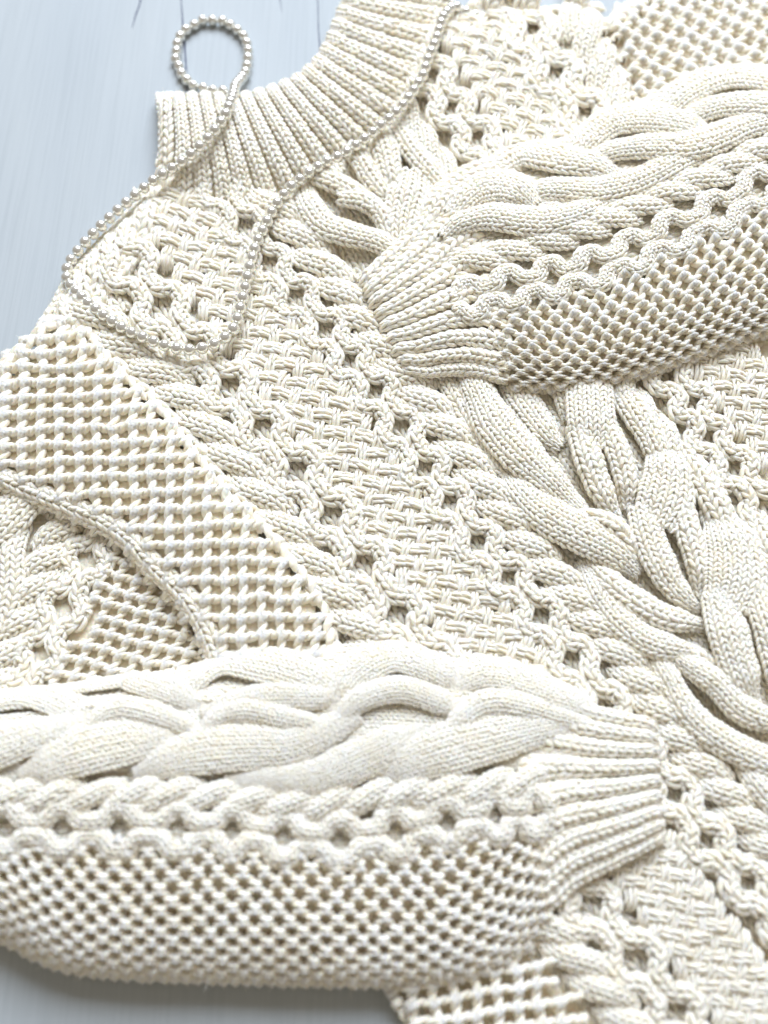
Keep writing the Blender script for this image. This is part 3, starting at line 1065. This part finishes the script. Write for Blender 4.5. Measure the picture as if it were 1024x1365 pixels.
def cuff(cloth, u1s, nr, name, label, v0=0.03, v1=0.97, ratio=0.8):
    p = part(name, label)
    for r in range(nr):
        v = v0 + (v1 - v0) * (r + .5) / nr
        u1 = np.interp((r + .5) / nr, np.linspace(0, 1, len(u1s)), u1s)
        uu = np.linspace(-0.004, u1, 50)
        hw = (v1 - v0) / nr * 0.39
        B_, N_ = cloth.pn(uu, np.full(50, v))
        Ba, _ = cloth.pn(uu, np.full(50, v + hw))
        Bb, _ = cloth.pn(uu, np.full(50, v - hw))
        w = np.linalg.norm(Ba - Bb, axis=1)
        lf = -0.0008 + 0.0 * uu
        t = np.linspace(0, 1, 50)
        lf = lf - 0.004 * (1 - smooth01(t / 0.035)) - 0.002 * smooth01((t - .85) / .15)
        mb = Mesher()
        ribbon(mb, B_, N_, np.full(50, 1.0) * w, 2, lf, np.full(50, 0.0034), ratio=ratio, fat=1.05, arch=72)
        mb.build('rib', M_YARN, p)
    return p


cuff(USL, [0.30, 0.30, 0.28, 0.27, 0.25, 0.22], 9, 'cuff', 'ribbed cuff of the upper folded sleeve')
cuff(LSL, [0.26, 0.22, 0.20, 0.20, 0.20, 0.17], 9, 'cuff', 'ribbed cuff of the lower folded sleeve')

# upper sleeve: big cable
uc2 = part('sleeve_cable', 'big twisted cable along the top of the upper sleeve')
K = dict(ratio=0.8)
for yy, ww, nn in ((0.0, 46, 5), (38.0, 44, 5), (72.0, 40, 4)):
    strand(USL, [(585, 285 + yy * .9), (640, 243 + yy), (700, 222 + yy), (770, 196 + yy), (840, 160 + yy), (910, 136 + yy), (985, 122 + yy), (1050, 116 + yy)],
           ww, nn, lift=-0.8, crown=1.2, arch=30, name='ground_stitches', parent=uc2)
lobe(USL, [(560, 300), (596, 262), (630, 240), (672, 226), (720, 214)], [26, 34, 36, 32, 20], 4, [-2.0, 2.4, 3.2, 2.4, -2.0], 4.5, uc2)
lobe(USL, [(600, 290), (628, 264), (662, 254), (694, 260), (716, 274)], [26, 40, 46, 40, 22], 6, [0.0, 3.2, 4.0, 3.2, -2.0], 5, uc2)
lobe(USL, [(590, 320), (612, 306), (650, 298), (690, 303), (730, 303), (770, 290), (805, 272)], [22, 30, 36, 38, 36, 32, 24], 5, [0.0, 4.0, 5.6, 5.6, 4.8, 2.4, -2.0], 5.5, uc2)
lobe(USL, [(636, 262), (660, 232), (700, 216), (750, 222), (795, 228), (828, 236)], [20, 34, 40, 38, 32, 16], 5, [-2.0, 3.2, 4.8, 4.8, 4.0, -2.0], 5, uc2)
lobe(USL, [(690, 256), (740, 254), (790, 258), (835, 252), (875, 236), (915, 212), (960, 192)], [22, 30, 34, 34, 32, 30, 22], 5, [-3.0, 0.8, 1.6, 3.2, 3.2, 1.6, -2.0], 5, uc2)
lobe(USL, [(752, 222), (778, 196), (815, 172), (860, 166), (905, 172), (952, 180)], [20, 36, 42, 40, 34, 16], 6, [-2.0, 3.2, 4.8, 4.8, 4.0, -2.0], 5, uc2)
lobe(USL, [(778, 218), (820, 208), (865, 204), (910, 204), (950, 192), (990, 174), (1040, 158)], [16, 26, 32, 36, 34, 30, 26], 5, [0.8, 4.0, 4.8, 4.8, 4.0, 2.4, 0.0], 5, uc2)
lobe(USL, [(872, 164), (900, 136), (940, 118), (985, 112), (1040, 116)], [20, 36, 42, 44, 44], 6, [-2.0, 3.2, 4.8, 4.8, 4.0], 5, uc2)
lobe(USL, [(905, 166), (945, 152), (990, 148), (1050, 152)], [18, 28, 34, 38], 5, [0.8, 4.0, 4.8, 4.8], 5, uc2)
ur2 = part('rope_cable', 'twisted cable along the middle of the upper sleeve')
rope(USL, [(640, 350), (690, 336), (740, 320), (790, 303), (840, 284), (890, 262), (940, 240), (990, 216), (1050, 190)], 40, 23, 45, 3, 1, ur2, crown=3.8, rise=3, ext=1.35)
uch2 = part('chain_cable', 'openwork chain along the upper sleeve')
chain(USL, [(628, 402), (680, 388), (735, 376), (790, 362), (843, 340), (898, 315), (955, 288), (1011, 255), (1060, 232)], 13.5, 19, 3, uch2, crown=3.6, lift=1.6, mid=0.44, pw=0.85)


def sleeve_net(cloth, u0, u1, v_lo, v_hi, eu, ev, name, label, cm, fat, lift, mask=None):
    """net turned by 45 degrees on a sleeve; eu, ev: half diagonals in u and v"""
    def lat(p, q):
        return u0 + (p - q) * eu, v_lo(u0) * 0 + 0.5 + (p + q) * ev
    cells = []
    for i in range(-90, 90):
        for j in range(-90, 90):
            u = u0 + (i - j) * eu
            v = 0.5 + (i + j + 1) * ev
            if u0 <= u <= u1 and v_lo(u) - 0.015 <= v <= v_hi(u):
                cells.append((i, j))
    o = net(cloth, lat, cells, cm, name, SWEATER, lift=lift, fat=fat, wob=0.05, yarn=(0.125, 0.19, 0.125, 0.19))
    o['label'] = label
    return o


def v_of(cloth, pts):
    u, v = cloth.inv(np.array([p[0] for p in pts], float), np.array([p[1] for p in pts], float))
    k = np.argsort(u)
    return lambda x: float(np.interp(x, u[k], v[k]))


up_lo = v_of(USL, [(640, 440), (690, 425), (740, 412), (790, 398), (843, 376), (898, 350), (955, 322), (1011, 290), (1060, 268)])
sleeve_net(USL, 0.24, 1.0, up_lo, lambda u: 1.13, 0.0205, 0.034, 'honeycomb_panel', 'open honeycomb mesh along the underside of the upper sleeve', 0.0118, 1.18, 0.6)
lo_lo = v_of(LSL, [(700, 1130), (650, 1128), (600, 1133), (530, 1145), (450, 1155), (375, 1152), (300, 1142), (200, 1140), (80, 1142), (0, 1142), (-60, 1142)])
sleeve_net(LSL, 0.19, 1.0, lo_lo, lambda u: 1.14, 0.0152, 0.030, 'honeycomb_panel', 'large open honeycomb mesh along the lower sleeve', 0.0128, 1.2, 0.8)

# lower sleeve: big cable
lc = part('sleeve_cable', 'big plaited cable along the top of the lower sleeve')
for yy, ww, nn in ((0.0, 60, 7), (44.0, 56, 6), (84.0, 46, 5)):
    strand(LSL, [(-60, 942 + yy), (60, 930 + yy), (170, 920 + yy), (280, 905 + yy), (400, 893 + yy * 1.1), (520, 890 + yy * 1.15), (620, 902 + yy * 1.1), (700, 922 + yy), (770, 940 + yy)],
           ww, nn, lift=-0.6, crown=1.2, arch=30, name='ground_stitches', parent=lc)
lobe(LSL, [(-40, 950), (10, 938), (60, 936), (100, 950), (124, 972)], [40, 40, 40, 34, 18], 6, [1.36, 2.72, 2.72, 2.04, -3.0], 3.8, lc, fat=0.95)
lobe(LSL, [(50, 945), (90, 922), (150, 912), (210, 920), (255, 934), (280, 944)], [26, 38, 42, 40, 34, 18], 6, [-1.0, 2.04, 2.72, 2.72, 2.04, -3.0], 3.8, lc, fat=0.95)
lobe(LSL, [(-40, 1012), (0, 1000), (50, 985), (95, 970), (125, 952)], [50, 52, 46, 36, 22], 6, [2.04, 3.4, 3.4, 2.04, -3.0], 4.4, lc, fat=0.95)
lobe(LSL, [(28, 1034), (70, 1018), (120, 1002), (170, 992), (215, 984), (255, 972)], [22, 50, 66, 64, 46, 22], 6, [-1.0, 2.72, 4.08, 3.4, 2.04, -3.0], 3.8, lc, fat=0.95)
lobe(LSL, [(112, 985), (135, 962), (170, 952), (215, 960), (250, 972), (276, 986)], [16, 26, 30, 28, 24, 14], 4, [2.04, 4.76, 5.44, 4.76, 3.4, -3.0], 3.8, lc, fat=0.95)
lobe(LSL, [(232, 940), (262, 908), (310, 890), (360, 892), (410, 905), (460, 932)], [24, 40, 48, 48, 42, 22], 6, [-2.0, 2.04, 3.4, 3.4, 2.72, -3.0], 3.8, lc, fat=0.95)
lobe(LSL, [(270, 955), (320, 938), (370, 932), (420, 932), (462, 928)], [18, 32, 36, 34, 18], 5, [0.0, 2.72, 4.08, 3.4, -2.0], 3.8, lc, fat=0.95)
lobe(LSL, [(180, 1030), (225, 1014), (280, 1002), (335, 998), (385, 996), (430, 980), (475, 950)], [22, 50, 64, 60, 52, 42, 34], 6, [-1.0, 2.72, 4.08, 4.08, 3.4, 2.72, 0.68], 3.8, lc, fat=0.95)
lobe(LSL, [(268, 988), (290, 962), (330, 952), (380, 960), (420, 968), (444, 976)], [16, 26, 30, 30, 26, 14], 4, [2.04, 4.76, 5.44, 4.76, 3.4, -3.0], 3.8, lc, fat=0.95)
lobe(LSL, [(440, 945), (468, 905), (515, 882), (560, 888), (600, 906), (620, 926)], [24, 42, 48, 46, 38, 18], 6, [-2.0, 2.04, 3.4, 3.4, 2.04, -4.0], 3.8, lc, fat=0.95)
lobe(LSL, [(446, 965), (480, 936), (530, 924), (580, 936), (625, 958)], [22, 32, 36, 34, 18], 5, [1.36, 4.08, 4.76, 3.4, -2.0], 3.8, lc, fat=0.95)
lobe(LSL, [(300, 1040), (360, 1040), (415, 1038), (470, 1018), (520, 996), (565, 972)], [22, 34, 44, 54, 52, 26], 6, [-1.0, 2.04, 3.4, 4.08, 3.4, -2.0], 3.8, lc, fat=0.95)
lobe(LSL, [(490, 1034), (545, 1016), (605, 998), (660, 984), (715, 972), (770, 962)], [22, 52, 68, 64, 50, 30], 6, [-1.0, 2.72, 4.08, 3.4, 2.04, -2.0], 3.8, lc, fat=0.95)
lobe(LSL, [(590, 990), (614, 960), (645, 942), (690, 944), (740, 956), (780, 966)], [16, 28, 34, 32, 28, 22], 4, [2.04, 4.76, 5.44, 4.08, 2.04, -1.0], 3.8, lc, fat=0.95)
lobe(LSL, [(600, 915), (645, 902), (695, 912), (745, 930), (790, 944)], [26, 40, 42, 38, 30], 6, [-2.0, 2.04, 2.72, 2.04, -1.0], 3.8, lc, fat=0.95)
lr = part('rope_cable', 'twisted cable under the big cable of the lower sleeve')
rope(LSL, [(-30, 1060), (25, 1062), (85, 1062), (145, 1062), (200, 1060), (255, 1060), (305, 1064), (360, 1070), (415, 1072), (467, 1066), (520, 1060), (570, 1056), (630, 1052),
           (685, 1046)], 50, 26, 52, 3, -1, lr, crown=4, rise=3, ext=1.2)
lch = part('chain_cable', 'openwork chain along the lower sleeve')
chain(LSL, [(-70, 1104), (8, 1104), (85, 1105), (163, 1105), (240, 1106), (310, 1108), (378, 1116), (452, 1120), (530, 1110), (597, 1097), (660, 1088), (712, 1084)], 16, 23, 3, lch, crown=4.0, lift=1.5, mid=0.42, pw=0.85)

# ------------------------------------------------------------------ necklace
NECK = empty('pearl_necklace', at(283, 75, 0.0))
NECK['label'] = 'string of small ivory pearls looped above the collar and draped over the sweater'
NECK['category'] = 'necklace'
RP = 0.0041
# photo pixel and height of the string
path = [(318, 140, 6), (306, 126, 5), (296, 121, 4.5), (286, 121, 4), (276, 119, 3.6), (266, 116, 3.3), (255, 113, 3.1), (248, 105, 3.1), (242, 98, 3.1), (238, 87, 3.1), (234, 78, 3.1),
        (236, 66, 3.1), (237, 56, 3.1), (243, 45, 3.1), (251, 38, 3.1), (262, 32, 3.1), (274, 26, 3.1), (287, 28, 3.1), (301, 29, 3.1), (309, 35, 3.1), (319, 42, 3.1),
        (326, 50, 3.1), (330, 61, 3.1), (331, 72, 3.1), (330, 83, 3.1), (328, 95, 4), (322, 105, 8), (314, 114, 16), (311, 127, 25), (306, 140, 33), (302, 151, 35),
        (288, 172, 35.5), (270, 192, 34), (245, 214, 29), (220, 231, 23), (207, 239, 20), (187, 255, 17), (162, 276, 15), (134, 302, 13.5), (112, 325, 12.5), (96, 345, 12), (89, 362, 12.5),
        (91, 375, 13.5), (98, 384, 15), (118, 404, 17.5), (141, 422, 19.5), (167, 439, 20.5), (195, 451, 21), (222, 461, 21.5), (254, 466, 21.5), (285, 459, 21.5), (310, 440, 21.5), (320, 412, 21.5), (327, 383, 21.5), (334, 352, 21.5),
        (342, 325, 21.5), (355, 298, 21.5), (367, 275, 22), (387, 250, 23.5), (410, 232, 24.5), (435, 216, 24), (459, 205, 24), (484, 187, 25), (505, 170, 26), (535, 143, 26.5), (562, 104, 26.5), (570, 80, 26.5),
        (581, 54, 26), (588, 30, 25), (593, 20, 23), (600, 12, 20), (607, 9, 17), (617, 14, 14), (627, 18, 12), (637, 22, 9), (650, 25, 5)]
path = [(x, y, z + (1.6 if z > 12 else 0.9) + (2.2 if y > 330 and z > 17 else 0.0)) for x, y, z in path]
pa = catmull(path, 1500)
W3 = at(pa[:, 0], pa[:, 1], pa[:, 2] * MM)
s3 = np.r_[0, np.cumsum(np.linalg.norm(np.diff(W3, axis=0), axis=1))]
nb = int(s3[-1] / (RP * 2.02))
import bmesh
bm = bmesh.new()
bmesh.ops.create_uvsphere(bm, u_segments=20, v_segments=12, radius=RP)
for f_ in bm.faces:
    f_.smooth = True
pm = bpy.data.meshes.new('pearl')
bm.to_mesh(pm)
bm.free()
pm.materials.append(M_PEARL)
nl = np.array(NECK.location)
for i in range(nb):
    q = (i + .5) / nb * s3[-1]
    p = np.array([np.interp(q, s3, W3[:, k]) for k in range(3)])
    o = bpy.data.objects.new('pearl', pm)
    COL.objects.link(o)
    o.parent = NECK
    o.location = p - nl
    o.scale = [random.uniform(.96, 1.03)] * 3
mb = Mesher()
V, Q, A = tube_template(W3[::4] - nl, np.full(len(W3[::4]), 0.0006), 5)
mb.add(V, Q, A)
mb.build('cord', M_CORD, NECK)

# ------------------------------------------------------------------ loose fibres standing off the wool
def build_fuzz():
    P = np.vstack(FUZZ).astype(float)
    n = len(P)
    d = unit(rng.normal(0, 1, (n, 3)) + np.array([0, 0, 0.75]))
    side = unit(np.cross(d, rng.normal(0, 1, (n, 3))))
    bend = unit(rng.normal(0, 1, (n, 3))) * 0.0007
    ln = rng.uniform(0.0014, 0.0046, n)[:, None]
    wd = 0.00007
    V = np.stack([P - side * wd, P + side * wd, P + d * ln * .55 + bend * .5 + side * wd, P + d * ln * .55 + bend * .5 - side * wd,
                  P + d * ln + bend * 1.7 + side * wd * .5, P + d * ln + bend * 1.7 - side * wd * .5], 1).reshape(-1, 3)
    k = np.arange(n)[:, None] * 6
    Q = np.concatenate([k + np.array([0, 1, 2, 3]), k + np.array([3, 2, 4, 5])])
    mb = Mesher()
    A = np.full((len(V), 3), 0.5)
    mb.add(V, Q, A)
    o = mb.build('wool_fuzz', M_FIBRE, SWEATER)
    o['kind'] = 'stuff'


M_FIBRE = plain('wool_fibre', (0.95, 0.90, 0.79), 0.7)
build_fuzz()

tri = sum(len(o.data.polygons) * 2 for o in bpy.data.objects if o.type == 'MESH')
print('STITCHES', STITCHES[0], 'TRIS', tri, 'OBJECTS', len(bpy.data.objects), 'PEARLS', nb)
